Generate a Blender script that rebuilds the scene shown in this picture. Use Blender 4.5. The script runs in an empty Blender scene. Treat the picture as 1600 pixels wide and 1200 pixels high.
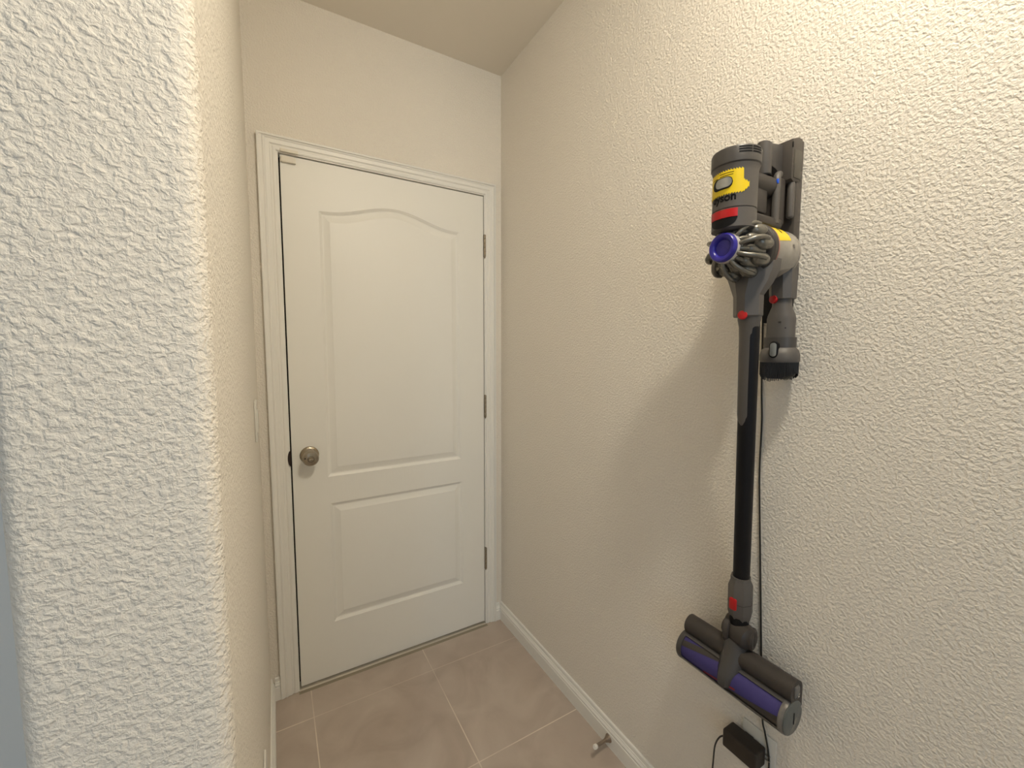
import bpy, bmesh, math, random
from mathutils import Vector, Matrix
random.seed(4)
C = bpy.context.scene.collection
PI = math.pi

# ------------------------------------------------------------------ materials
def mat(name, col, rough=.5, metal=0., coat=0., trans=0., ior=1.45, spec=.5):
    m = bpy.data.materials.new(name); m.use_nodes = True
    b = m.node_tree.nodes['Principled BSDF']
    b.inputs['Base Color'].default_value = (*col, 1)
    b.inputs['Roughness'].default_value = rough
    b.inputs['Metallic'].default_value = metal
    b.inputs['Coat Weight'].default_value = coat
    b.inputs['Transmission Weight'].default_value = trans
    b.inputs['IOR'].default_value = ior
    b.inputs['Specular IOR Level'].default_value = spec
    return m

def N(m, t, **k):
    n = m.node_tree.nodes.new(t)
    for a, v in k.items(): setattr(n, a, v)
    return n
def L(m, a, b): m.node_tree.links.new(a, b)

def add_bump(m, scale, strength, dist, detail=3., rough=.5, stretch=(1, 1, 1), distort=0., ramp=None):
    co = N(m, 'ShaderNodeTexCoord'); mp = N(m, 'ShaderNodeMapping'); mp.inputs['Scale'].default_value = stretch
    L(m, co.outputs['Object'], mp.inputs['Vector'])
    nz = N(m, 'ShaderNodeTexNoise'); nz.inputs['Scale'].default_value = scale
    nz.inputs['Detail'].default_value = detail; nz.inputs['Roughness'].default_value = rough
    nz.inputs['Distortion'].default_value = distort
    L(m, mp.outputs['Vector'], nz.inputs['Vector'])
    out = nz.outputs['Fac']
    if ramp:
        r = N(m, 'ShaderNodeValToRGB'); r.color_ramp.interpolation = 'EASE'
        r.color_ramp.elements[0].position = ramp[0]; r.color_ramp.elements[1].position = ramp[1]
        L(m, out, r.inputs['Fac']); out = r.outputs['Color']
    bp = N(m, 'ShaderNodeBump'); bp.inputs['Strength'].default_value = strength; bp.inputs['Distance'].default_value = dist
    L(m, out, bp.inputs['Height'])
    L(m, bp.outputs['Normal'], m.node_tree.nodes['Principled BSDF'].inputs['Normal'])
    return nz

def add_mottle(m, c1, c2, scale, detail=4., p0=.3, p1=.7):
    co = N(m, 'ShaderNodeTexCoord'); nz = N(m, 'ShaderNodeTexNoise')
    nz.inputs['Scale'].default_value = scale; nz.inputs['Detail'].default_value = detail
    L(m, co.outputs['Object'], nz.inputs['Vector'])
    r = N(m, 'ShaderNodeValToRGB')
    r.color_ramp.elements[0].position = p0; r.color_ramp.elements[1].position = p1
    r.color_ramp.elements[0].color = (*c1, 1); r.color_ramp.elements[1].color = (*c2, 1)
    L(m, nz.outputs['Fac'], r.inputs['Fac'])
    L(m, r.outputs['Color'], m.node_tree.nodes['Principled BSDF'].inputs['Base Color'])

WALLC = (.86, .80, .705)
M = {}
M['wall'] = mat('textured_wall_paint', WALLC, .62, spec=.35)
add_bump(M['wall'], 165, .7, .0022, 3.5, .5, distort=.3, ramp=(.28, .76))
M['ceiling'] = mat('ceiling_paint', (.86, .80, .705), .8, spec=.2)
add_bump(M['ceiling'], 150, .3, .001, 3, .5)
M['hall'] = mat('blue_grey_paint', (.88, .89, .87), .6)
M['trim'] = mat('white_trim_paint', (.86, .835, .775), .38)
M['door'] = mat('white_door_paint', (.86, .835, .77), .42)
add_bump(M['door'], 60, .14, .0012, 5, .6, stretch=(4.5, 1, .22))
M['gap_shade'] = mat('gap_shade_paint', (.03, .02, .012), .9)
M['thresh'] = mat('threshold_metal', (.52, .47, .38), .45, .3)
M['sweep'] = mat('olive_grey_strip', (.30, .26, .19), .7)
M['nickel'] = mat('satin_nickel', (.38, .325, .245), .27, 1.)
M['hinge'] = mat('hinge_nickel', (.34, .29, .22), .38, 1.)
M['bronze'] = mat('dark_strike_metal', (.05, .035, .03), .5, .6)
M['plate'] = mat('white_plastic_plate', (.74, .71, .64), .4)
M['sensor'] = mat('cream_plastic', (.80, .75, .64), .45)
M['rubberw'] = mat('white_rubber_tip', (.85, .80, .72), .5)
M['stopmetal'] = mat('brushed_steel', (.38, .31, .25), .35, 1.)

# vacuum
M['vgrey'] = mat('dark_grey_plastic', (.066, .060, .056), .40)
M['vgrey2'] = mat('mid_grey_plastic', (.102, .092, .084), .46)
M['vmetal'] = mat('nickel_grey_plastic', (.20, .188, .162), .26, .6)
M['vdark'] = mat('charcoal_plastic', (.042, .035, .031), .42)
M['vblack'] = mat('black_plastic', (.005, .005, .006), .5, spec=.22)
M['wand'] = mat('black_wand_tube', (.006, .006, .008), .45, spec=.3)
M['yellow'] = mat('yellow_sticker', (.83, .60, .012), .4)
M['ink'] = mat('black_print', (.008, .008, .008), .6, spec=.15)
M['red'] = mat('red_plastic', (.50, .012, .014), .32)
M['purple'] = mat('violet_blue_plastic', (.026, .020, .26), .30)
M['hub'] = mat('pale_grey_hub', (.55, .53, .52), .28, .4)
M['bin'] = mat('dusty_clear_bin', (.33, .30, .255), .22, coat=.25)
add_mottle(M['bin'], (.28, .25, .21), (.36, .33, .285), 35)
M['seal'] = mat('pinkish_seal', (.34, .14, .11), .4)
M['slider'] = mat('silver_slider', (.36, .37, .355), .25, .5)
M['lens'] = mat('smoked_clear_window', (.055, .047, .043), .12, coat=.4)
M['brush'] = mat('violet_roller_fabric', (.046, .036, .155), .75)
M['brushred'] = mat('red_roller_bristles', (.22, .02, .02), .7)
M['bristle'] = mat('black_bristles', (.008, .008, .009), .6)
M['cable'] = mat('black_cable', (.018, .016, .014), .5)
M['adapter'] = mat('dark_brown_adapter', (.030, .022, .016), .5)
M['endcap'] = mat('grey_green_end_cap', (.12, .13, .125), .25, .2)
M['clear'] = mat('clear_rim', (.20, .19, .18), .15, .4)
M['blue'] = mat('blue_light_mark', (.02, .12, .75), .4)
M['prong'] = mat('steel_prong', (.6, .58, .54), .25, 1.)
M['grey_brown'] = mat('grey_brown_dock', (.07, .060, .052), .42)
M['olive'] = mat('olive_grey_dock_cover', (.085, .077, .063), .40)

# floor tiles
m = M['floor'] = mat('beige_porcelain_tile', (.3, .25, .2), .42)
G = .452
co = N(m, 'ShaderNodeTexCoord'); mp = N(m, 'ShaderNodeMapping')
mp.inputs['Location'].default_value = (.8685 + 10*G, .162 + 20*G, 0)
L(m, co.outputs['Object'], mp.inputs['Vector'])
br = N(m, 'ShaderNodeTexBrick'); br.offset = 0; br.squash = 1
for k, v in (('Scale', 1), ('Mortar Size', .0022), ('Mortar Smooth', .35), ('Bias', 0), ('Brick Width', G), ('Row Height', G)):
    br.inputs[k].default_value = v
L(m, mp.outputs['Vector'], br.inputs['Vector'])
n1 = N(m, 'ShaderNodeTexNoise'); n1.inputs['Scale'].default_value = 5.5; n1.inputs['Detail'].default_value = 6
n1.inputs['Distortion'].default_value = 1.2; L(m, mp.outputs['Vector'], n1.inputs['Vector'])
r1 = N(m, 'ShaderNodeValToRGB'); r1.color_ramp.elements[0].position = .3; r1.color_ramp.elements[1].position = .72
r1.color_ramp.elements[0].color = (.42, .345, .285, 1); r1.color_ramp.elements[1].color = (.53, .45, .38, 1)
L(m, n1.outputs['Fac'], r1.inputs['Fac'])
n2 = N(m, 'ShaderNodeTexNoise'); n2.inputs['Scale'].default_value = 2.6; n2.inputs['Detail'].default_value = 2
L(m, mp.outputs['Vector'], n2.inputs['Vector'])
r2 = N(m, 'ShaderNodeValToRGB'); r2.color_ramp.elements[0].position = .38; r2.color_ramp.elements[1].position = .55
r2.color_ramp.elements[0].color = (.35, .35, .35, 1); r2.color_ramp.elements[1].color = (1, 1, 1, 1)
L(m, n2.outputs['Fac'], r2.inputs['Fac'])
mu = N(m, 'ShaderNodeMath', operation='MULTIPLY'); L(m, br.outputs['Fac'], mu.inputs[0]); L(m, r2.outputs['Color'], mu.inputs[1])
mx = N(m, 'ShaderNodeMix', data_type='RGBA'); L(m, mu.outputs[0], mx.inputs['Factor']); L(m, r1.outputs['Color'], mx.inputs[6])
mx.inputs[7].default_value = (.74, .655, .55, 1)
L(m, mx.outputs[2], m.node_tree.nodes['Principled BSDF'].inputs['Base Color'])
bp = N(m, 'ShaderNodeBump'); bp.inputs['Strength'].default_value = .4; bp.inputs['Distance'].default_value = .001; bp.invert = True
L(m, br.outputs['Fac'], bp.inputs['Height']); L(m, bp.outputs['Normal'], m.node_tree.nodes['Principled BSDF'].inputs['Normal'])

# ------------------------------------------------------------------ object helpers
ORG = {}
SHIFT = [None]      # set while the lower end of the vacuum is built: brings it in towards the wall, where it hangs
def link(name, bm, m, parent=None, smooth=40, label=None):
    if SHIFT[0] is not None: bm.transform(SHIFT[0])
    if parent is not None:
        org = ORG[parent.name]
        bmesh.ops.translate(bm, verts=bm.verts, vec=-org)
    bmesh.ops.recalc_face_normals(bm, faces=bm.faces)
    me = bpy.data.meshes.new(name); bm.to_mesh(me); bm.free()
    me.materials.append(M[m] if isinstance(m, str) else m)
    if smooth:
        for p in me.polygons: p.use_smooth = True
        me.set_sharp_from_angle(angle=math.radians(smooth))
    o = bpy.data.objects.new(name, me); C.objects.link(o)
    if parent is not None:
        o.parent = parent; ORG[o.name] = org
    if label: o['label'] = label
    return o
def struct(name, bm, m, parent=None, smooth=40):
    o = link(name, bm, m, parent, smooth)
    if parent is None: o['kind'] = 'structure'; ORG[o.name] = Vector((0, 0, 0))
    return o
def thing(name, label, cat, loc, group=None, kind=None):
    o = bpy.data.objects.new(name, None); C.objects.link(o); o.location = loc; o.empty_display_size = .05
    if kind: o['kind'] = kind
    else: o['label'] = label; o['category'] = cat
    if group: o['group'] = group
    ORG[o.name] = Vector(loc)
    return o

def NB(): return bmesh.new()
def box(bm, a, b, bev=0, seg=2, rot=None, piv=None):
    a = Vector(a); b = Vector(b); t = bmesh.new()
    r = bmesh.ops.create_cube(t, size=1)
    c = (a + b)/2; s = b - a
    for v in t.verts: v.co = Vector((v.co.x*s.x, v.co.y*s.y, v.co.z*s.z))
    if bev: bmesh.ops.bevel(t, geom=t.edges[:], offset=bev, segments=seg, profile=.5, affect='EDGES')
    if rot is not None:
        bmesh.ops.rotate(t, verts=t.verts, cent=(0, 0, 0), matrix=rot)
    bmesh.ops.translate(t, verts=t.verts, vec=c)
    merge(bm, t)
def merge(bm, t):
    me = bpy.data.meshes.new('tmp'); t.to_mesh(me); t.free(); bm.from_mesh(me); bpy.data.meshes.remove(me)
def frame(axis):
    a = Vector(axis).normalized()
    h = Vector((0, 0, 1)) if abs(a.z) < .9 else Vector((0, 1, 0))
    u = h.cross(a).normalized(); v = a.cross(u)
    return a, u, v
def loft(bm, rings, cap0=True, cap1=True, closed=True):
    vs = [[bm.verts.new(p) for p in r] for r in rings]
    n = len(vs[0])
    for i in range(len(vs) - 1):
        for j in range(n if closed else n - 1):
            k = (j + 1) % n
            bm.faces.new((vs[i][j], vs[i][k], vs[i+1][k], vs[i+1][j]))
    if cap0: bm.faces.new(vs[0][::-1])
    if cap1: bm.faces.new(vs[-1])
    return vs
def lathe(bm, prof, org, axis, seg=40, sx=1., sy=1., cap0=True, cap1=True, a0=0., a1=None):
    """prof: (radius, height along axis)"""
    a, u, v = frame(axis); org = Vector(org); rings = []
    for r, h in prof:
        r = max(r, 1e-5)
        if a1 is None: ang = [2*PI*i/seg for i in range(seg)]
        else: ang = [a0 + (a1 - a0)*i/seg for i in range(seg + 1)]
        rings.append([org + a*h + u*(r*math.cos(t)*sx) + v*(r*math.sin(t)*sy) for t in ang])
    loft(bm, rings, cap0, cap1, a1 is None)
def tube(bm, pts, rad, seg=12, cap=True):
    pts = [Vector(p) for p in pts]; n = len(pts)
    rad = rad if isinstance(rad, (list, tuple)) else [rad]*n
    t0 = (pts[1] - pts[0]).normalized(); _, u, v = frame(t0); rings = []
    for i, p in enumerate(pts):
        t = (pts[min(i+1, n-1)] - pts[max(i-1, 0)]).normalized()
        u = (u - t*u.dot(t)).normalized(); v = t.cross(u)
        rings.append([p + u*(rad[i]*math.cos(2*PI*k/seg)) + v*(rad[i]*math.sin(2*PI*k/seg)) for k in range(seg)])
    loft(bm, rings, cap, cap)
def spline(P, n=8):
    P = [Vector(p) for p in P]; Q = [P[0]*2 - P[1]] + P + [P[-1]*2 - P[-2]]; out = []
    for i in range(1, len(Q) - 2):
        a, b, c, d = Q[i-1:i+3]
        for k in range(n):
            t = k/n
            out.append(.5*((2*b) + (c - a)*t + (2*a - 5*b + 4*c - d)*t*t + (3*b - 3*c + d - a)*t**3))
    out.append(P[-1]); return out
def extrude_poly(bm, pts, vec, bev=0, seg=2):
    t = bmesh.new(); vec = Vector(vec)
    a = [t.verts.new(p) for p in pts]; b = [t.verts.new(Vector(p) + vec) for p in pts]
    n = len(a); t.faces.new(a[::-1]); t.faces.new(b)
    for i in range(n): t.faces.new((a[i], a[(i+1) % n], b[(i+1) % n], b[i]))
    bmesh.ops.recalc_face_normals(t, faces=t.faces)
    if bev: bmesh.ops.bevel(t, geom=t.edges[:], offset=bev, segments=seg, profile=.5, affect='EDGES')
    merge(bm, t)
def rrect(w, h, r, seg=5):
    """rounded rectangle outline, centred"""
    P = []
    for cx, cy, a in ((w/2-r, h/2-r, 0), (-w/2+r, h/2-r, 90), (-w/2+r, -h/2+r, 180), (w/2-r, -h/2+r, 270)):
        for k in range(seg + 1):
            t = math.radians(a + 90*k/seg); P.append((cx + r*math.cos(t), cy + r*math.sin(t)))
    return P

# ------------------------------------------------------------------ the room
H = 2.588            # ceiling
XL = -1.0028         # inner face of the left wall
YN = -1.2277         # front end of the left wall
XE = -1.151          # its far side
RX0, RY0 = -4.2, -5.2

b = NB(); box(b, (RX0-.2, RY0-.2, -.1), (.2, .3, 0)); struct('floor', b, 'floor', smooth=0)
b = NB(); box(b, (RX0-.2, RY0-.2, H), (.2, .3, H+.1)); struct('ceiling', b, 'ceiling', smooth=0)
b = NB(); box(b, (0, RY0-.2, 0), (.15, .3, H)); struct('wall_right', b, 'wall', smooth=0)

DL, DR, DT = -.9012, -.0936, 2.0398     # door slab edges
JL, JR, JT = DL-.0055, DR+.003, DT+.004  # jamb opening
# back wall with the door opening
b = NB()
box(b, (XE-.02, 0, 0), (JL-.018, .12, H)); box(b, (JR+.018, 0, 0), (.02, .12, H)); box(b, (JL-.018, 0, JT+.018), (JR+.018, .12, H))
struct('wall_back', b, 'wall', smooth=0)
b = NB(); box(b, (RX0, -.45, 0), (XE-.02, -.3, H)); struct('wall_alcove', b, 'hall', smooth=0)
b = NB(); box(b, (RX0-.15, RY0, 0), (RX0, .3, H)); struct('wall_far', b, 'wall', smooth=0)
# unseen rear wall; its window is added to supply daylight
WX0, WX1, WZ0, WZ1 = -3.3, -1.2, .85, 2.15
b = NB()
box(b, (RX0, RY0-.15, 0), (WX0, RY0, H)); box(b, (WX1, RY0-.15, 0), (.15, RY0, H))
box(b, (WX0, RY0-.15, 0), (WX1, RY0, WZ0)); box(b, (WX0, RY0-.15, WZ1), (WX1, RY0, H))
struct('wall_rear', b, 'wall', smooth=0)
b = NB()
for x in (WX0+.03, (WX0+WX1)/2, WX1-.03): box(b, (x-.03, RY0-.12, WZ0), (x+.03, RY0-.06, WZ1))
for z in (WZ0+.03, WZ1-.03): box(b, (WX0, RY0-.12, z-.03), (WX1, RY0-.06, z+.03))
struct('added_window_1', b, 'trim', smooth=0)

# left wall: a stub with bullnose corners
def bull(cx, cy, r, a0, a1, n=8):
    return [(cx + r*math.cos(math.radians(a0 + (a1-a0)*k/n)), cy + r*math.sin(math.radians(a0 + (a1-a0)*k/n))) for k in range(n+1)]
R = .019
P = [(XL, .02)] + bull(XL-R, YN+R, R, 0, -90) + bull(XE-.012+R, YN+R, R, -90, -180) + [(XE-.012, .02)]
b = NB(); loft(b, [[Vector((x, y, 0)) for x, y in P], [Vector((x, y, H)) for x, y in P]])
struct('wall_left', b, 'wall', smooth=50)

# grey-blue door leaf in the alcove (only its edge shows)
b = NB(); box(b, (-2.30, -.475, .01), (-1.448, -.45, 2.03), .002)
struct('trim_3', b, 'hall', smooth=0)

# baseboards: profile (thickness, height)
BP = [(0, 0), (.0135, 0), (.0135, .050), (.0115, .0535), (.0125, .057), (.0125, .060), (.0085, .066), (.0085, .069), (.0065, .071), (.0060, .0835), (.0035, .0863), (0, .0863)]
b = NB(); loft(b, [[Vector((-t, y, z)) for t, z in BP] for y in (RY0, -.0001)]); struct('baseboard_right', b, 'trim', smooth=25)
BPL = BP
pth = [[Vector((XL+t, -.0001, z)) for t, z in BPL]]
pth.append([Vector((XL+t, YN+R, z)) for t, z in BPL])
for k in range(1, 9):
    a = math.radians(-90*k/8); pth.append([Vector((XL-R+(R+t)*math.cos(a), YN+R+(R+t)*math.sin(a), z)) for t, z in BPL])
pth.append([Vector((XE-.012+R, YN-t, z)) for t, z in BPL])
b = NB(); loft(b, pth); struct('baseboard_left', b, 'trim', smooth=25)
OL, OR_, OT = -.9719, -.0362, 2.0982
b = NB(); loft(b, [[Vector((x, -t, z)) for t, z in BP] for x in (OR_, -.0135)])
loft(b, [[Vector((x, -t, z)) for t, z in BP] for x in (XL+.0135, OL)])
struct('baseboard_back', b, 'trim', smooth=25)

# casing (mitred, moulded): u = distance outward from its inner edge, t = how far it stands proud
ci_l, ci_r, ci_t = JL-.005, JR+.004, JT+.004
def casing_profile(w): 
    return [(0, 0), (0, .0085), (.004, .0105), (.010, .011), (.014, .0085), (.018, .0085), (.022, .0125), (.034, .0135), (.0375, .0165), (.040, .0165), (.044, .0145), (w-.008, .0185), (w-.002, .0185), (w, .0165), (w, 0)]
b = NB()
wl, wr, wt = ci_l-OL, OR_-ci_r, OT-ci_t
pl, pr, ptp = casing_profile(wl), casing_profile(wr), casing_profile(wt)
n = len(pl)
rings = [[], [], [], []]
for i in range(n):
    ul, t = pl[i]; ur = pr[i][0]; ut = ptp[i][0]
    rings[0].append(Vector((ci_l-ul, -t, .002))); rings[1].append(Vector((ci_l-ul, -t, ci_t+ut)))
    rings[2].append(Vector((ci_r+ur, -t, ci_t+ut))); rings[3].append(Vector((ci_r+ur, -t, .002)))
loft(b, rings); struct('trim_1', b, 'trim', smooth=20)
# jamb with stop
b = NB()
box(b, (JL-.018, -.0050, 0), (JL, .12, JT)); box(b, (JR, -.0050, 0), (JR+.018, .12, JT)); box(b, (JL-.018, -.0050, JT), (JR+.018, .12, JT+.018))
struct('trim_2', b, 'trim', smooth=0)
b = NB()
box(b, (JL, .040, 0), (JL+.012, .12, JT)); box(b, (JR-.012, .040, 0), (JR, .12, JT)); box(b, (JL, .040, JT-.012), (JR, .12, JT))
struct('trim_5', b, 'gap_shade', smooth=0)  # stop coloured near black for the shade in the door gap
# threshold
b = NB(); extrude_poly(b, [(JL, -.010, 0), (JL, -.006, .006), (JL, .12, .006), (JL, .12, 0)], (JR-JL, 0, 0)); struct('trim_4', b, 'thresh', smooth=0)
b = NB(); extrude_poly(b, [(JL-.003, -.024, 0), (JL-.003, -.0235, .0012), (JL-.003, -.010, .0012), (JL-.003, -.010, 0)], (JR-JL+.006, 0, 0)); struct('trim_6', b, 'sweep', smooth=0)

# ------------------------------------------------------------------ door
door = thing('door_1', '', '', (DL, 0, .012), kind='structure')
DB = .013
def ring_points(x0, x1, z0, ztop, d, n=44):
    """closed outline of a panel, inset by d; ztop(x) gives the upper edge"""
    P = []
    a, c = x0+d, x1-d
    for k in range(n+1):
        x = a + (c-a)*k/n; xs = x0 + (x1-x0)*k/n
        P.append((x, ztop(xs) - d))
    m_ = 14
    for k in range(1, m_): P.append((c, (ztop(x1)-d)*(1-k/m_) + (z0+d)*k/m_))
    for k in range(n+1): P.append((c + (a-c)*k/n, z0+d))
    for k in range(1, m_): P.append((a, (z0+d)*(1-k/m_) + (ztop(x0)-d)*k/m_))
    return P
PX0, PX1 = -.779, -.213
def arch(x):
    t = (x-PX0)/(PX1-PX0); s = .5 - .5*math.cos(2*PI*t)
    return 1.8635 + .0525*s**1.15
def flat(x): return .733
panels = [(PX0, PX1, .842, arch), (PX0+.006, PX1+.006, .240, flat)]
PROF = [(0, 0), (.0015, .0012), (.007, .0042), (.0085, .0062), (.012, .0072), (.0145, .0072), (.034, .0022), (.0365, .0010), (.0385, .0008)]
b = NB(); edges = []
outer = [(DL, DB), (DL, DT), (DR, DT), (DR, DB)]
ov = [b.verts.new((x, 0, z)) for x, z in outer]
for i in range(4): edges.append(b.edges.new((ov[i], ov[(i+1) % 4])))
for x0, x1, z0, zt in panels:
    prev = None
    for d, dep in PROF:
        vs = [b.verts.new((x, dep, z)) for x, z in ring_points(x0, x1, z0, zt, d)]
        k = len(vs)
        if prev is None:
            for i in range(k): edges.append(b.edges.new((vs[i], vs[(i+1) % k])))
        else:
            for i in range(k): b.faces.new((prev[i], prev[(i+1) % k], vs[(i+1) % k], vs[i]))
        prev = vs
    b.faces.new(prev)
bmesh.ops.triangle_fill(b, use_beauty=True, edges=edges, normal=(0, -1, 0))
bv = [b.verts.new((x, .035, z)) for x, z in outer]
for i in range(4): b.faces.new((ov[i], ov[(i+1) % 4], bv[(i+1) % 4], bv[i]))
b.faces.new(bv)
slab = link('door_panel', b, 'door', door, smooth=14)

# knob on the latch side
kx, kz = -.8415, .9385
b = NB(); lathe(b, [(.0335, 0), (.0335, .003), (.031, .0055), (.026, .008), (.016, .009), (.0125, .011), (.011, .018), (.0125, .036)], (kx, 0, kz), (0, -1, 0), 48)
lathe(b, [(.012, .034), (.018, .039), (.0255, .047), (.0285, .056), (.0278, .066), (.0245, .0715), (.018, .0735), (.0115, .0742), (.0105, .0725), (.0001, .0725)], (kx, 0, kz), (0, -1, 0), 48)
knob = link('door_knob', b, 'nickel', door, label='satin nickel door knob')
b = NB(); box(b, (kx-.0085, -.0860, kz-.0040), (kx+.0085, -.0715, kz+.0040), .0015); link('turn_button', b, 'nickel', knob)
b = NB(); lathe(b, [(.0022, 0), (.0022, .002)], (kx-.0195, -.0722, kz+.004), (0, -1, 0), 14); link('set_hole', b, 'vblack', knob)
for z0, z1 in ((1.767, 1.873), (1.024, 1.136), (.279, .392)):
    hx = (DR+JR)/2+.0035
    b = NB()
    k = 5; step = (z1-z0-.008)/k
    for i in range(k): lathe(b, [(.0052, .0006), (.0058, .0014), (.0058, step-.0014), (.0052, step-.0006)], (hx, -.0062, z0+.004+i*step), (0, 0, 1), 16)
    lathe(b, [(.0045, 0), (.0045, z1-z0-.006)], (hx, -.0062, z0+.003), (0, 0, 1), 12)
    lathe(b, [(.0008, -.003), (.003, -.0015), (.0045, .003), (.0045, .0045)], (hx, -.0062, z0), (0, 0, 1), 12)
    box(b, (hx-.003, -.0055, z0+.004), (hx+.003, .0015, z1-.002))
    link('hinge', b, 'hinge', door, label='dark nickel hinge')
# strike plate lip on the jamb
b = NB()
P = [(JL+.001, -.0005, .933 + .027*math.cos(PI*k/12)) for k in range(13)]
P = [(JL+.001 - .010*math.sin(PI*k/12), -.0125, .9345 + .029*math.cos(PI*k/12)) for k in range(13)]
extrude_poly(b, P, (0, .011, 0)); link('strike_plate', b, 'bronze', door, label='dark strike plate lip')

# contact sensor in the upper latch corner
s = thing('door_sensor', 'small cream contact sensor at the top left corner of the white door', 'sensor', (-.875, 0, 2.014))
b = NB(); box(b, (-.8985, -.0115, 2.0135), (-.8505, -.0002, 2.0335), .002); link('magnet_block', b, 'sensor', s)
b = NB(); box(b, (-.9000, -.0150, 2.0465), (-.842, -.0052, 2.0575), .0018); link('sensor_body', b, 'sensor', s)

# ------------------------------------------------------------------ plates on the walls
def plate(name, label, cat, org, w, h, nrm, kind):
    """org: centre on the wall, nrm +1 faces +x, -1 faces -x"""
    o = thing(name, label, cat, org); x, y, z = org
    def bx(a, b_, c, d, e, f, bev, bm): box(bm, (min(x+nrm*a, x+nrm*b_), y+c, z+e), (max(x+nrm*a, x+nrm*b_), y+d, z+f), bev)
    b = NB(); bx(0.0003, .0055, -w/2, w/2, -h/2, h/2, .0018, b); link('cover_plate', b, 'plate', o)
    if kind == 'switch':
        b = NB(); bx(.004, .0085, -.0165, .0165, -.0335, .0335, .001, b); link('rocker', b, 'plate', o)
    else:
        for dz in (-.0195, .0195):
            b = NB(); lathe(b, [(.017, .004), (.017, .0068), (.0165, .0072)], (x, y, z+dz), (nrm, 0, 0), 24, sx=1.0, sy=.82); r_ = link('receptacle', b, 'plate', o)
            b = NB()
            for dy in (-.006, .006): bx(.0070, .0076, dy-.001, dy+.001, dz-.001, dz+.007, 0, b)
            link('slot', b, 'vblack', r_, smooth=0)
    for dz in ((-.048, .048) if kind == 'switch' else (0,)):
        b = NB(); lathe(b, [(.003, .005), (.003, .0062)], (x, y, z+dz), (nrm, 0, 0), 12); link('screw', b, 'plate', o)
plate('light_switch', 'white light switch plate seen edge-on on the left wall beside the door', 'switch', (XL, -.312, 1.131), .072, .118, 1, 'switch')
plate('wall_outlet', 'white outlet plate low on the left wall seen edge-on', 'outlet', (XL, -.725, .357), .072, .115, 1, 'outlet')
plate('wall_outlet', 'white outlet plate low on the right wall behind the dark power adapter', 'outlet', (0, -1.262, .404), .076, .118, -1, 'outlet')

# ------------------------------------------------------------------ door stop on the right baseboard
s = thing('door_stop', 'brown metal door stop with white tip screwed to the right baseboard', 'door stop', (-.0135, -.789, .036))
A = Vector((-.0128, -.787, .034)); B = Vector((-.091, -.803, .054)); ax = (B-A).normalized(); ln = (B-A).length
b = NB(); lathe(b, [(.0135, 0), (.0135, .002), (.0115, .004), (.0075, .018), (.0062, .022)], A, ax, 28); link('flange', b, 'stopmetal', s)
b = NB(); lathe(b, [(.0055, .02), (.0055, ln-.008)], A, ax, 20); link('rod', b, 'stopmetal', s)
b = NB(); lathe(b, [(.0068, ln-.010), (.0074, ln-.008), (.0074, ln-.001), (.006, ln+.0015)], A, ax, 20); link('tip', b, 'rubberw', s, label='white rubber tip')

# ------------------------------------------------------------------ cordless vacuum in its wall dock
Y0 = -1.265
def V(o, s, z): return Vector((-o, Y0+s, z))
OUT = (-1, 0, 0); UP = (0, 0, 1); SID = (0, 1, 0)
def vbox(bm, o0, o1, s0, s1, z0, z1, bev=0, seg=2, rot=None): box(bm, (-o1, Y0+s0, z0), (-o0, Y0+s1, z1), bev, seg, rot)
def wrap_strip(bm, cen, r, us, lo, hi, th=.0006, nv=6):
    """curved sticker around a vertical cylinder; us: arc positions from the outward direction (+ = towards the camera side)"""
    rows = []
    def P(u, z, rr):
        a = PI + u/r
        return Vector((cen.x + rr*math.cos(a), cen.y + rr*math.sin(a), z))
    for off in (0, th):
        rows.append([[bm.verts.new(P(u, lo(u) + (hi(u)-lo(u))*k/nv, r+off)) for k in range(nv+1)] for u in us])
    for q in (0, 1):
        for i in range(len(us)-1):
            for k in range(nv):
                bm.faces.new((rows[q][i][k], rows[q][i+1][k], rows[q][i+1][k+1], rows[q][i][k+1]))
    for i in range(len(us)-1):
        for k in (0, nv): bm.faces.new((rows[0][i][k], rows[0][i+1][k], rows[1][i+1][k], rows[1][i][k]))
    for i in (0, len(us)-1):
        for k in range(nv): bm.faces.new((rows[0][i][k], rows[0][i][k+1], rows[1][i][k+1], rows[1][i][k]))

vac = thing('cordless_vacuum', 'grey cordless stick vacuum with violet cap and black wand hanging on the right wall', 'vacuum cleaner', (-.13, Y0, .60))

# motor housing: upright cylinder, furthest out from the wall
MO = .190; MR = .0375; mc = V(MO, 0, 0)
b = NB()
lathe(b, [(MR-.006, 1.561), (MR, 1.564), (MR, 1.5965), (MR-.0012, 1.5972), (MR-.0012, 1.5985), (MR, 1.599), (MR, 1.662), (MR+.001, 1.668), (MR+.0028, 1.674), (MR, 1.6755)], mc, UP, 64)
motor = link('motor_housing', b, 'vgrey2', vac)
b = NB()
lathe(b, [(MR+.002, 1.674), (MR+.0042, 1.6765), (MR+.0044, 1.699), (MR+.003, 1.703), (MR-.002, 1.7045)], mc, UP, 64)
fcap = link('filter_cap', b, 'vgrey', vac)
for k, zz in enumerate((1.6905, 1.6948, 1.6988)):
    for a0, a1 in ((38, 68), (71, 100), (-105, -85)):
        b = NB(); us = [math.radians(a0 + (a1-a0)*i/10)*(MR+.0044) for i in range(11)]
        wrap_strip(b, mc, MR+.0044, us, lambda u, z=zz: z-.0011, lambda u, z=zz: z+.0011, .0003, 1)
        link('vent_slot', b, 'vblack', fcap)
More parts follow.
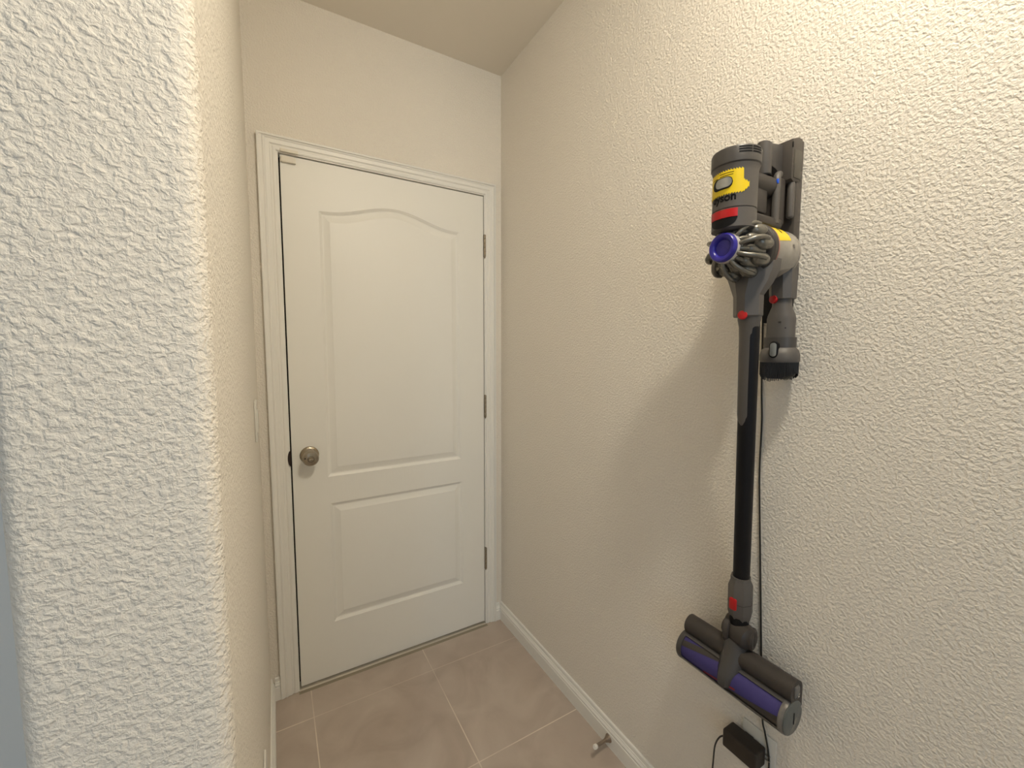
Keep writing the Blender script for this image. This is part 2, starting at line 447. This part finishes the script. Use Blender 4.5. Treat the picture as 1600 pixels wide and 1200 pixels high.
# yellow saw-edged sticker
def saw(u, p=.0044, h=.0036): return h*((u/p) % 1.)
def s_hi(u):
    if u > .0345: return 1.6460 - saw(u) - max(0, (u-.0345))*.5
    return 1.6655 - max(0, -u-.004)*.05 - saw(u)
def s_lo(u): return 1.6205 + max(0, (u-.034))*.9 + saw(u)
us = []
u = -.0425
while u < .0455: us.append(u); u += .0006
b = NB(); wrap_strip(b, mc, MR+.0002, us, s_lo, s_hi)
stick = link('warning_sticker', b, 'yellow', motor, label='yellow saw-edged sticker')
for (z, u0, u1) in ((1.6592, -.006, .019), (1.6552, -.006, .018), (1.6545, -.026, -.011)):
    b = NB(); wrap_strip(b, mc, MR+.0008, [u0+(u1-u0)*i/12 for i in range(13)], lambda u, z=z: z-.0005, lambda u, z=z: z+.0005, .0002, 1)
    link('print_line', b, 'ink', stick)
# oval power slider
def pill(u0, hw, r, zc):
    def lo(u): d = max(0, abs(u-u0)-(hw-r)); return zc - math.sqrt(max(r*r-d*d, 1e-10))
    def hi(u): d = max(0, abs(u-u0)-(hw-r)); return zc + math.sqrt(max(r*r-d*d, 1e-10))
    return [u0-hw+2*hw*i/32 for i in range(33)], lo, hi
b = NB(); wrap_strip(b, mc, MR+.0006, *pill(-.0015, .0195, .0105, 1.6425), th=.0012)
sw = link('switch_surround', b, 'vblack', motor)
b = NB(); wrap_strip(b, mc, MR+.001, *pill(.0025, .0145, .0085, 1.6425), th=.0028)
link('power_slider', b, 'slider', sw, label='silver oval slider')
# the maker's name in black letters
fc = bpy.data.curves.new('lettering', 'FONT'); fc.body = 'dyson'; fc.size = .0195; fc.align_x = 'CENTER'; fc.offset = .0005; fc.resolution_u = 5
to = bpy.data.objects.new('lettering', fc); C.objects.link(to)
dg = bpy.context.evaluated_depsgraph_get(); dg.update()
me = bpy.data.meshes.new_from_object(to.evaluated_get(dg)); bpy.data.objects.remove(to)
b = NB(); b.from_mesh(me); bpy.data.meshes.remove(me)
bmesh.ops.subdivide_edges(b, edges=[e for e in b.edges if e.calc_length() > .003], cuts=2, use_grid_fill=False)
g = bmesh.ops.extrude_face_region(b, geom=b.faces[:])
ev = {v for v in g['geom'] if isinstance(v, bmesh.types.BMVert)}
for v in b.verts:
    u, z = v.co.x + .001, v.co.y; rr = MR + (.0006 if v in ev else -.0002); a = PI + u/MR
    v.co = Vector((mc.x + rr*math.cos(a), mc.y + rr*math.sin(a), 1.6110 + z))
link('logo_text', b, 'ink', motor, smooth=0)
# red lever and black window under it
def lv(u): return 1.5815 - .0 * u
b = NB(); us = [-.027 + .054*i/30 for i in range(31)]
wrap_strip(b, mc, MR, us, lambda u: 1.5808, lambda u: 1.5955, th=.0016)
lev = link('release_lever', b, 'red', vac, label='red release lever')
b = NB(); wrap_strip(b, mc, MR, us, lambda u: 1.5805 - .0175*math.sqrt(max(0, 1-(u/.0271)**2)), lambda u: 1.5806, th=.0008)
link('window', b, 'vblack', lev)

# cyclone crown
CZ = 1.530
def cy(o, r, t): return V(o, r*math.sin(t), CZ + r*math.cos(t))     # t: angle from straight up, + towards the door
b = NB(); lathe(b, [(.050, .128), (.0515, .140), (.050, .146), (.040, .150), (.034, .175), (.028, .198), (.025, .212)], V(0, 0, CZ), OUT, 56)
core = link('cyclone_core', b, 'vdark', vac)
b = NB(); lathe(b, [(.0245, .198), (.0285, .204), (.0285, .212), (.027, .2165), (.020, .218)], V(0, 0, CZ), OUT, 48)
link('hub', b, 'hub', core, label='pale grey hub')
b = NB(); lathe(b, [(.0262, .214), (.0268, .2185), (.0262, .2225), (.0240, .2248), (.0200, .2248), (.0172, .2232), (.0152, .2195), (.0148, .2180), (.0145, .2185), (.0001, .2195)], V(0, 0, CZ), OUT, 56)
link('cyclone_cap', b, 'purple', vac, label='violet blue cap')
for k in range(10):
    t = 2*PI*(k+.5)/10 + .12
    tt = (t + PI) % (2*PI) - PI
    if abs(tt) < .42: continue
    b = NB(); a_ = (cy(.2, .040, t) - cy(.146, .0455, t)).normalized()
    lathe(b, [(.0098, 0), (.0118, .005), (.0125, .012), (.0125, .020), (.0112, .027), (.0080, .0315), (.0040, .0335), (.0001, .034)], cy(.152, .0462, t), a_, 22)
    tube(b, spline([cy(.168, .0550, t+.10), cy(.184, .0545, t+.12), cy(.197, .0480, t+.10), cy(.207, .037, t+.05), cy(.211, .0255, t)], 5), [.0046]*12+[.0042]*9, 12)
    link('cyclone', b, 'vmetal', core)
for k in range(10):
    t = 2*PI*k/10 + .12 + .02
    tt = (t + PI) % (2*PI) - PI
    if abs(tt) < .36: continue
    b = NB(); a_ = (cy(.2, .030, t) - cy(.15, .036, t)).normalized()
    lathe(b, [(.0088, 0), (.0098, .006), (.0100, .026), (.0088, .034), (.006, .0385), (.0001, .0405)], cy(.158, .0375, t), a_, 20)
    tube(b, spline([cy(.190, .0350, t), cy(.202, .031, t), cy(.209, .0262, t)], 4), .0045, 10)
    link('cyclone', b, 'vmetal', core)

# dust bin, reaching back towards the wall
b = NB(); lathe(b, [(.0485, .129), (.0505, .1265), (.0505, .095), (.0500, .060), (.0490, .050), (.0500, .0495), (.0500, .046), (.0470, .040), (.0380, .0345), (.020, .033)], V(0, 0, CZ+.003), OUT, 64)
bn = link('dust_bin', b, 'bin', vac)
b = NB(); lathe(b, [(.0505, .125), (.0522, .126), (.0522, .1282), (.0505, .1295)], V(0, 0, CZ+.003), OUT, 64, cap0=False, cap1=False); link('seal_ring', b, 'seal', bn, label='pinkish seal ring')
b = NB(); lathe(b, [(.0495, .1292), (.0525, .130), (.0525, .1400), (.0495, .142)], V(0, 0, CZ+.003), OUT, 64, cap0=False, cap1=False); link('collar', b, 'vdark', bn)
# yellow sticker on the bin: angle t measured from up towards the camera side (-s)
def bp_(o, t, r): return V(o, -r*math.sin(t), CZ+.003 + r*math.cos(t))
b = NB()
na, no = 26, 22
rows = []
for i in range(na+1):
    row = []
    for j in range(no+1):
        o_ = .080 + (.124-.080)*j/no; t1 = 1.20 + .12*(j/no); t = -.35 + (t1+.35)*i/na
        zig = .0016*(i % 2) if j in (0, no) else 0
        if i == na: t += .035*(j % 2)
        row.append(b.verts.new(bp_(o_ + (zig if j == no else -zig), t, .0509)))
    rows.append(row)
for i in range(na):
    for j in range(no): b.faces.new((rows[i][j], rows[i+1][j], rows[i+1][j+1], rows[i][j+1]))
bs = link('bin_sticker', b, 'yellow', bn, label='yellow saw-edged sticker')
b = NB()
for (o0, o1, t0, t1) in ((.099, .108, .14, .28), (.096, .106, .34, .44), (.101, .109, .46, .60), (.095, .104, .64, .74), (.099, .103, .78, .92), (.107, .111, .22, .36)):
    vs = [[b.verts.new(bp_(o0+(o1-o0)*j/2, t0+(t1-t0)*i/4, .0513)) for j in range(3)] for i in range(5)]
    for i in range(4):
        for j in range(2): b.faces.new((vs[i][j], vs[i+1][j], vs[i+1][j+1], vs[i][j+1]))
link('sticker_print', b, 'ink', bs)
b = NB(); 
vs = [b.verts.new(bp_(o_, t, .0509)) for o_, t in ((.070, 1.36), (.070, 1.50), (.076, 1.50), (.076, 1.36))]; b.faces.new(vs)
link('bin_mark', b, 'vgrey2', bn)

# body between motor, bin and handle
b = NB(); vbox(b, .056, .160, -.018, .020, 1.583, 1.602, .005, 3); link('body_bridge', b, 'vdark', vac)
# neck: funnel into the wand
def oct_ring(o0, o1, s0, s1, z, c=.32, tilt=0):
    w = (s1-s0); d = (o1-o0); cs, cd = w*c, d*c
    return [V(o, s_, z) for o, s_ in ((o0+cd, s0), (o1-cd, s0), (o1, s0+cs), (o1, s1-cs), (o1-cd, s1), (o0+cd, s1), (o0, s1-cs), (o0, s0+cs))]
b = NB()
loft(b, [oct_ring(.082, .158, -.047, .047, 1.522), oct_ring(.086, .160, -.046, .046, 1.494), oct_ring(.100, .163, -.041, .033, 1.470, .33), oct_ring(.115, .165, -.0305, .0210, 1.446, .34),
         oct_ring(.114, .163, -.0300, .0205, 1.408, .34), oct_ring(.116, .161, -.0285, .0190, 1.4055, .34)])
link('inlet_neck', b, 'vgrey2', vac, smooth=22)
b = NB(); lathe(b, [(.0088, 0), (.0088, .0025), (.0078, .0042), (.004, .005), (.0001, .0052)], V(.1600, -.0075, 1.4085), (-1, -.30, 0), 28); link('release_button', b, 'red', vac, label='round red button')

# handle, trigger, battery
b = NB(); lathe(b, [(.016, .062), (.0195, .068), (.0205, .090), (.0200, .115), (.0185, .150), (.018, .165)], V(0, .002, 1.664), OUT, 32); link('handle', b, 'vdark', vac)
b = NB(); vbox(b, .100, .150, -.012, .014, 1.606, 1.655, .006); link('trigger_guard', b, 'vdark', vac)
b = NB(); vbox(b, .044, .078, -.016, .034, 1.590, 1.684, .007, 3); bat = link('battery', b, 'vdark', vac)
b = NB(); tube(b, spline([V(.0765, -.0135, 1.592), V(.0775, -.0140, 1.630), V(.0765, -.0140, 1.668), V(.072, -.0125, 1.684), V(.062, -.010, 1.690)], 6), .0068, 14); link('battery_rail', b, 'vgrey2', bat)
b = NB(); vbox(b, .0800, .0832, -.0200, -.0165, 1.666, 1.675, .0006); link('indicator_mark', b, 'blue', bat, label='small blue mark')

# wand
b = NB(); tube(b, [V(.136, -.0085, 1.412), V(.1352, -.0083, 1.395), V(.0455, .0374, .8215)], .0172, 32); link('wand_tube', b, 'wand', vac, label='black wand tube')
def sleeve_ring(f, w, g):
    c = Vector(V(.136, -.0085, 1.412)).lerp(V(.0455, .0374, .8215), f)
    return c
b = NB(); rings = []
for f, w, p in ((0., .0215, .0195), (.02, .0215, .0195), (.045, .0178, .0196), (.08, .0172, .0190), (.25, .0168, .0185), (.345, .0166, .0184), (.364, .0150, .0184), (.376, .0115, .0182), (.382, .0060, .0180)):
    c = V(.136, -.0085, 1.412).lerp(V(.0455, .0374, .8215), f); r_ = []
    for k in range(17):
        a = -PI/2 + PI*k/16
        r_.append(Vector((c.x - p*math.cos(a) - .0012, c.y + .0002 + 1.03*w*math.sin(a), c.z)))
    for k in range(15, 0, -1):
        a = -PI/2 + PI*k/16
        r_.append(Vector((c.x - .006*math.cos(a)+.004, c.y + .0002 + .92*w*math.sin(a), c.z)))
    rings.append(r_)
loft(b, rings); link('wand_sleeve', b, 'vgrey2', vac)
piv = Matrix.Translation((-.12, Y0, .70))
SHIFT[0] = Matrix.Translation((.065, .0374, -.048)) @ piv @ Matrix.Scale(1.075, 4) @ piv.inverted()
b = NB(); tube(b, [V(.1135, 0, .866), V(.1130, 0, .857), V(.1125, 0, .846), V(.1105, 0, .788), V(.110, 0, .778), V(.110, 0, .770)], [.0195, .0195, .0240, .0240, .0215, .0190], 8)
cuff = link('wand_cuff', b, 'vgrey2', vac, smooth=30)
b = NB(); tube(b, [V(.1115, 0, .8125), V(.1114, 0, .8115)], .02445, 8); link('cuff_seam', b, 'vdark', cuff, smooth=30)
b = NB(); P = [V(.1335, .0010 + y, .8100 + z) for y, z in rrect(.0150, .0255, .0035)]
extrude_poly(b, P, (-.0028, .0006, 0), .0006); link('cuff_button', b, 'red', vac, label='red release button on the lower cuff')

# swivel joint and floor head (roller towards the floor, sole facing the wall)
HZ = .6485; HO = .128; HS = .000
b = NB(); lathe(b, [(.016, -.031), (.0225, -.026), (.0255, -.012), (.026, .0), (.0255, .012), (.0225, .026), (.016, .031)], V(.113, -.002, .7425), (.25, 1, 0), 32)
jt = link('swivel_joint', b, 'vdark', vac)
b = NB(); lathe(b, [(.0265, -.006), (.0285, -.004), (.0285, .004), (.0265, .006)], V(.116, .019, .742), (-.3, 1, 0), 32); link('joint_ring', b, 'vdark', jt)
b = NB(); lathe(b, [(.0205, -.008), (.0225, -.003), (.0225, .001), (.019, .004)], V(.108, -.028, .740), (.25, -1, 0), 32); link('joint_ring', b, 'vdark', jt)
b = NB(); tube(b, [V(.112, 0, .779), V(.112, 0, .752)], [.0188, .0185], 24); link('joint_stem', b, 'vblack', jt)
b = NB(); loft(b, [oct_ring(.092, .138, -.024, .024, .732, .3), oct_ring(.092, .144, -.0245, .0245, .712, .3), oct_ring(.094, .152, -.0245, .0245, .690, .3), oct_ring(.096, .164, -.0240, .0235, .668, .3), oct_ring(.100, .1685, -.0215, .0205, .652, .3), oct_ring(.110, .168, -.016, .015, .642, .3)])
link('head_neck', b, 'vgrey', vac, smooth=50)
head_prof = []
# outline of the head seen end-on, in (o, z): flat sole towards the wall, round roller bay below, slim rear bar above
RC = (HO, HZ); RR = .0345
def head_outline(grow=0.):
    P = []
    for k in range(0, 21):
        a = math.radians(205 + (360+75-205)*k/20)      # from the sole round the bottom and outward to the top
        P.append((RC[0] + (RR+grow)*math.cos(a), RC[1] + (RR+grow)*math.sin(a)))
    for k in range(0, 13):
        a = math.radians(-20 + 200*k/12)
        P.append((.1185 + (.0205+grow)*math.cos(a), .7015 + (.0205+grow)*math.sin(a)))
    P.append((.0965-grow, .690)); P.append((.0955-grow, .655))
    return P
b = NB()
o_bar = [(.1185+.0215*math.cos(math.radians(a)), .6965+.0215*math.sin(math.radians(a))) for a in range(-40, 200, 15)] + [(.0970, .68), (.0965, .66), (.110, .664), (.128, .672)]
loft(b, [[V(o, s_, z) for o, z in o_bar] for s_ in (.112, -.119)]); hb = link('head_housing', b, 'vdark', vac, smooth=35)
bmw = NB()
arc = [(RC[0]+RR*math.cos(math.radians(a)), RC[1]+RR*math.sin(math.radians(a))) for a in range(-150, 76, 9)]
arc_in = [(RC[0]+(RR-.002)*math.cos(math.radians(a)), RC[1]+(RR-.002)*math.sin(math.radians(a))) for a in range(75, -151, -9)]
# brush roll inside the bay: violet fabric with a spiral red bristle line
b = NB(); lathe(b, [(.0305, -.112), (.0310, -.110), (.0310, .106), (.0305, .108)], V(HO, HS, HZ), SID, 48); br_ = link('brush_roll', b, 'brush', vac, label='violet brush roll')
# spiral bands wound round the roll
def spiral(name, m_, a0, wid, r, turns, s0=-.110, s1=.105):
    b = NB(); n_ = 60; rows = []
    for i in range(n_+1):
        s_ = s0 + (s1-s0)*i/n_; a = a0 + turns*2*PI*i/n_
        rows.append([b.verts.new(V(HO + r*math.cos(a+wid*(j/6-.5)), HS+s_, HZ + r*math.sin(a+wid*(j/6-.5)))) for j in range(7)])
    for i in range(n_):
        for j in range(6): b.faces.new((rows[i][j], rows[i+1][j], rows[i+1][j+1], rows[i][j+1]))
    return link(name, b, m_, br_)
spiral('bristle_strip', 'vdark', -.36, 1.2, .0313, -.18)
spiral('bristle_strip', 'vdark', 1.95, .42, .0313, -.22)
spiral('bristle_strip', 'brushred', -.02, .14, .0315, -.06, -.025, .048)
# bay: end rims, lower lip and upper lip, leaving the roller in view
b = NB(); lathe(b, [(.0345, 0), (.0345, .010), (.033, .0125)], V(HO, .104, HZ), SID, 48)
link('end_ring', b, 'vgrey', hb)
b = NB(); lathe(b, [(.0345, 0), (.0350, .003), (.0345, .006), (.0338, .009)], V(HO, -.108, HZ), (0, -1, 0), 48)
ec0 = link('end_ring', b, 'clear', hb, label='clear glossy rim')
b = NB(); lathe(b, [(.0325, 0), (.0325, .0025), (.030, .0040), (.0001, .0045)], V(HO, -.1165, HZ), (0, -1, 0), 48)
ec = link('end_cap', b, 'endcap', vac, label='round grey end cap with a slot')
b = NB(); vbox(b, HO-.0012, HO+.0012, -.1218, -.1200, HZ-.011, HZ+.011, 0); link('coin_slot', b, 'vblack', ec, smooth=0)
b = NB(); vbox(b, .108, .128, -.1215, -.115, .684, .710, .0055, 3); link('end_lens', b, 'clear', hb)
def bay_strip(name, a0, a1, m_):
    b = NB(); A_ = [math.radians(a0+(a1-a0)*k/14) for k in range(15)]
    ring = [(RC[0]+RR*math.cos(a), RC[1]+RR*math.sin(a)) for a in A_] + [(RC[0]+(RR-.0022)*math.cos(a), RC[1]+(RR-.0022)*math.sin(a)) for a in A_[::-1]]
    loft(b, [[V(o, s_, z) for o, z in ring] for s_ in (.105, -.109)]); link(name, b, m_, hb, smooth=35)
bay_strip('bay_lip', -62, -28, 'lens')
bay_strip('bay_lip', 62, 100, 'vgrey')
bay_strip('bay_floor', 150, 285, 'vdark')

# ------------------------------------------------------------------ wall dock
SHIFT[0] = None
dock = thing('wall_dock', 'dark grey charging dock screwed to the right wall behind the vacuum', 'charging dock', (0, Y0, 1.50))
b = NB(); vbox(b, .0005, .0235, -.0235, .030, 1.500, 1.7625, .002); bpz = link('back_plate', b, 'grey_brown', dock)
b = NB(); P = [V(.046, -.025, 1.757), V(.024, -.025, 1.764), V(.010, -.025, 1.764), V(.010, -.025, 1.682), V(.037, -.025, 1.676), V(.046, -.025, 1.681)]
extrude_poly(b, P, (0, .042, 0), .0015); cov = link('dock_cover', b, 'grey_brown', dock, smooth=30)
b = NB(); vbox(b, .013, .040, -.0268, -.0245, 1.6835, 1.738, .001); link('side_panel', b, 'olive', cov)
b = NB(); vbox(b, .0440, .0466, -.0256, -.0238, 1.7405, 1.7510, .0003); link('cover_notch', b, 'vblack', cov)
b = NB()
P = [V(.040, -.006, 1.7535), V(.088, -.006, 1.7455), V(.088, -.006, 1.705), V(.066, -.006, 1.701), V(.054, -.006, 1.692), V(.040, -.006, 1.682)]
extrude_poly(b, P, (0, .018, 0), .001); link('arm_web', b, 'vgrey', dock, smooth=30)
b = NB(); rings = []
for h, cut in ((1.6835, 0), (1.686, 0), (1.742, 1)):
    rr = .0135 if h > 1.685 else .0125
    rings.append([V(.098 + rr*math.cos(2*PI*k/28), .001 + rr*math.sin(2*PI*k/28), h + (.011*(math.cos(2*PI*k/28)*-.0 + .35*math.cos(2*PI*k/28)) if cut else 0)) for k in range(28)])
loft(b, rings); link('charging_arm', b, 'vgrey2', dock)
b = NB(); lathe(b, [(.0125, 0), (.0145, .001), (.0145, .0035), (.0125, .0045)], V(.098, .001, 1.6805), UP, 28); link('arm_gasket', b, 'vblack', dock)
b = NB(); vbox(b, .0255, .0395, -.0250, -.0130, 1.606, 1.680, .0055, 3); link('latch_bar', b, 'vgrey2', dock)
b = NB(); P = [V(.024, -.026, 1.520), V(.006, -.026, 1.522), V(.0005, -.026, 1.522), V(.0005, -.026, 1.486), V(.012, -.026, 1.497)]
extrude_poly(b, P, (0, .030, 0), .0008); link('lower_wedge', b, 'grey_brown', dock, smooth=30)
b = NB(); loft(b, [oct_ring(.020, .066, -.040, .006, 1.516, .25), oct_ring(.020, .066, -.040, .006, 1.500, .25), oct_ring(.020, .062, -.039, .003, 1.445, .25)])
link('tool_holder', b, 'vgrey2', dock, smooth=25)
b = NB(); vbox(b, .0005, .022, -.020, .032, 1.400, 1.515, .002); link('lower_plate', b, 'vblack', dock)

# ------------------------------------------------------------------ combination brush tool clipped under the dock
tl = thing('brush_tool', 'small grey brush tool with black bristles clipped below the wall dock', 'vacuum attachment', (-.042, Y0-.018, 1.28))
TS, TO = -.018, .0425
def er(z, a, o): return [V(TO + o*math.cos(2*PI*k/32), TS + a*math.sin(2*PI*k/32), z) for k in range(32)]
b = NB(); loft(b, [er(1.447, .0175, .0170), er(1.431, .0175, .0170), er(1.412, .0250, .0205), er(1.404, .0265, .0212), er(1.355, .0262, .0210)])
body = link('tool_body', b, 'vgrey2', tl)
b = NB(); vbox(b, TO+.0195, TO+.0208, TS-.010, TS-.003, 1.3965, 1.3985); link('mould_mark', b, 'vdark', body)
b = NB(); lathe(b, [(.0012, 0), (.0012, .001)], V(TO+.0155, TS-.0165, 1.3855), (-1, -.6, 0), 10); link('screw_hole', b, 'vblack', body)
b = NB(); loft(b, [er(1.366, .0285, .0238), er(1.367, .0292, .0246), er(1.334, .0292, .0250)]); link('slide_collar', b, 'vgrey', tl)
b = NB(); loft(b, [er(1.346, .0292, .0250), er(1.341, .0335, .0300), er(1.331, .0362, .0335), er(1.320, .0362, .0338), er(1.316, .0345, .032)]); link('brush_ring', b, 'vgrey2', tl)
def pill3(bm, oc, sc, zc, hw, hh, r, o0, o1, dirv):
    P = [V(oc, sc, zc) + Vector((0, 0, z)) + Vector(dirv[1])*y for y, z in rrect(hw*2, hh*2, r, 8)]
    extrude_poly(bm, [p + Vector(dirv[0])*o0 for p in P], Vector(dirv[0])*(o1-o0), .0006)
dv = ((-.985, -.17, 0), (-.17, .985, 0))
b = NB(); pill3(b, TO+.0300, TS-.0045, 1.3420, .0078, .0165, .0076, -.012, .0040, dv); sbt = link('button_surround', b, 'vblack', tl)
b = NB(); pill3(b, TO+.0300, TS-.0045, 1.3420, .0058, .0138, .0056, -.002, .0062, dv); link('slide_button', b, 'slider', sbt, label='silver slide button')
b = NB(); lathe(b, [(.0090, 0), (.0090, .0025), (.0078, .0042), (.004, .005), (.0001, .0052)], V(TO+.0155, TS+.008, 1.4450), (-1, .15, 0), 28); link('tool_button', b, 'red', tl, label='round red button')
b = NB()
loft(b, [er(1.319, .0325, .0295), er(1.300, .0322, .0295), er(1.290, .0290, .0275), er(1.283, .0200, .0220)])
for k in range(72):
    a = 2*PI*k/72; c0 = V(TO + .0310*math.cos(a), TS + .0338*math.sin(a), 1.317); j = random.uniform(-.0018, .0018)
    c1 = V(TO + .0312*math.cos(a+j*8), TS + .0338*math.sin(a+j*8), 1.2765 + .017*math.sin(a)**2 + random.uniform(0, .003))
    tube(b, [c0, (c0+c1)/2, c1], [.0013, .0013, .0008], 5)
br2 = link('bristles', b, 'bristle', tl, label='black bristles'); br2['kind'] = 'stuff'

# ------------------------------------------------------------------ power adapter with its cable
ad = thing('power_adapter', 'dark brown power adapter with black cable plugged in low on the right wall', 'power adapter', (-.02, -1.236, .41))
b = NB()
box(b, (-.0500, -1.2815, .3950), (-.0090, -1.2020, .4390), .0045, 3)
adb = link('adapter_body', b, 'adapter', ad)
b = NB(); box(b, (-.030, -1.255, .428), (-.0050, -1.232, .4345), .0)
link('plug_base', b, 'vblack', ad)
b = NB()
for z in (.4125, .4235): box(b, (-.0105, -1.2905, z-.003), (-.0062, -1.2795, z-.0015))
link('plug_prong', b, 'prong', ad)
b = NB()
xw = -.0042
down = [(-.02, -1.230, 1.498), (-.010, -1.226, 1.47), (xw, -1.224, 1.436), (xw, -1.229, 1.266), (xw, -1.2335, 1.18), (xw, -1.234, 1.062), (xw, -1.243, .901), (xw, -1.256, .678), (xw, -1.2665, .506), (-.0085, -1.2760, .473), (-.0505, -1.296, .43)]
down = [(-.02, -1.230, 1.498), (-.010, -1.226, 1.47), (xw, -1.224, 1.436), (xw, -1.229, 1.266), (xw, -1.2335, 1.18), (xw, -1.234, 1.062), (xw, -1.243, .901), (xw, -1.256, .678), (xw, -1.2665, .506), (-.0085, -1.2770, .470), (-.0085, -1.2862, .430), (-.0085, -1.289, .388)]
loop = [(-.012, -1.288, .25), (-.022, -1.276, .08), (-.035, -1.250, .0045), (-.040, -1.220, .0022), (-.035, -1.190, .0045), (-.024, -1.168, .08), (-.014, -1.158, .22), (-.014, -1.160, .30), (-.022, -1.1680, .350), (-.030, -1.183, .388), (-.031, -1.196, .404), (-.031, -1.206, .409)]
tube(b, spline(down + loop, 6), .0019, 10); link('cable', b, 'cable', ad, label='black charging cable')
b = NB(); tube(b, [(-.031, -1.194, .402), (-.031, -1.207, .410)], [.003, .0042], 12); link('cable_boot', b, 'adapter', ad)

# ------------------------------------------------------------------ lights
def area(name, loc, rot, size, power, col, shape='DISK', sy=None):
    l = bpy.data.lights.new(name, 'AREA'); l.shape = shape; l.size = size
    if sy: l.size_y = sy
    l.energy = power; l.color = col
    o = bpy.data.objects.new(name, l); o.location = loc; o.rotation_euler = rot; C.objects.link(o); return o
LAMP = (-.455, -1.775, 2.50)
LC = (1., .925, .78)
pl_ = bpy.data.lights.new('ceiling_lamp', 'POINT'); pl_.energy = 20.5; pl_.color = LC; pl_.shadow_soft_size = .045
lo_ = bpy.data.objects.new('ceiling_lamp', pl_); lo_.location = LAMP; C.objects.link(lo_)
area('ceiling_lamp_disc', (LAMP[0], LAMP[1], 2.56), (0, 0, 0), .11, 6, LC)
area('hall_fill', (-2.0, -3.2, H-.012), (0, 0, 0), .2, 9, (.66, .82, 1.))  # added cool fill light in the unseen hall
area('added_daylight', ((WX0+WX1)/2, RY0-.03, (WZ0+WZ1)/2), (PI/2, 0, 0), WX1-WX0-.1, 18, (.54, .77, 1.), 'RECTANGLE', WZ1-WZ0-.1)  # added light in the invented window, for cool daylight from behind

w = bpy.data.worlds.new('World'); bpy.context.scene.world = w; w.use_nodes = True
w.node_tree.nodes['Background'].inputs['Color'].default_value = (.75, .86, 1, 1)
w.node_tree.nodes['Background'].inputs['Strength'].default_value = .6

# ------------------------------------------------------------------ camera
f, yaw, pitch, roll = 645.574, .5239, -.0786, .0015
fw = Vector((math.sin(yaw)*math.cos(pitch), math.cos(yaw)*math.cos(pitch), math.sin(pitch)))
r0 = Vector((math.cos(yaw), -math.sin(yaw), 0)); u0 = r0.cross(fw)
r = r0*math.cos(roll) + u0*math.sin(roll); u = u0*math.cos(roll) - r0*math.sin(roll)
cam = bpy.data.cameras.new('camera'); cam.sensor_width = 36; cam.sensor_fit = 'HORIZONTAL'; cam.lens = f/1600*36; cam.clip_start = .01
co = bpy.data.objects.new('camera', cam); C.objects.link(co)
co.matrix_world = Matrix(((r.x, u.x, -fw.x, -.9494), (r.y, u.y, -fw.y, -1.7479), (r.z, u.z, -fw.z, 1.3377), (0, 0, 0, 1)))
sc = bpy.context.scene; sc.camera = co
sc.view_settings.view_transform = 'Standard'; sc.view_settings.look = 'None'
sc.view_settings.exposure = 0; sc.view_settings.gamma = 1
sc.cycles.use_denoising = True
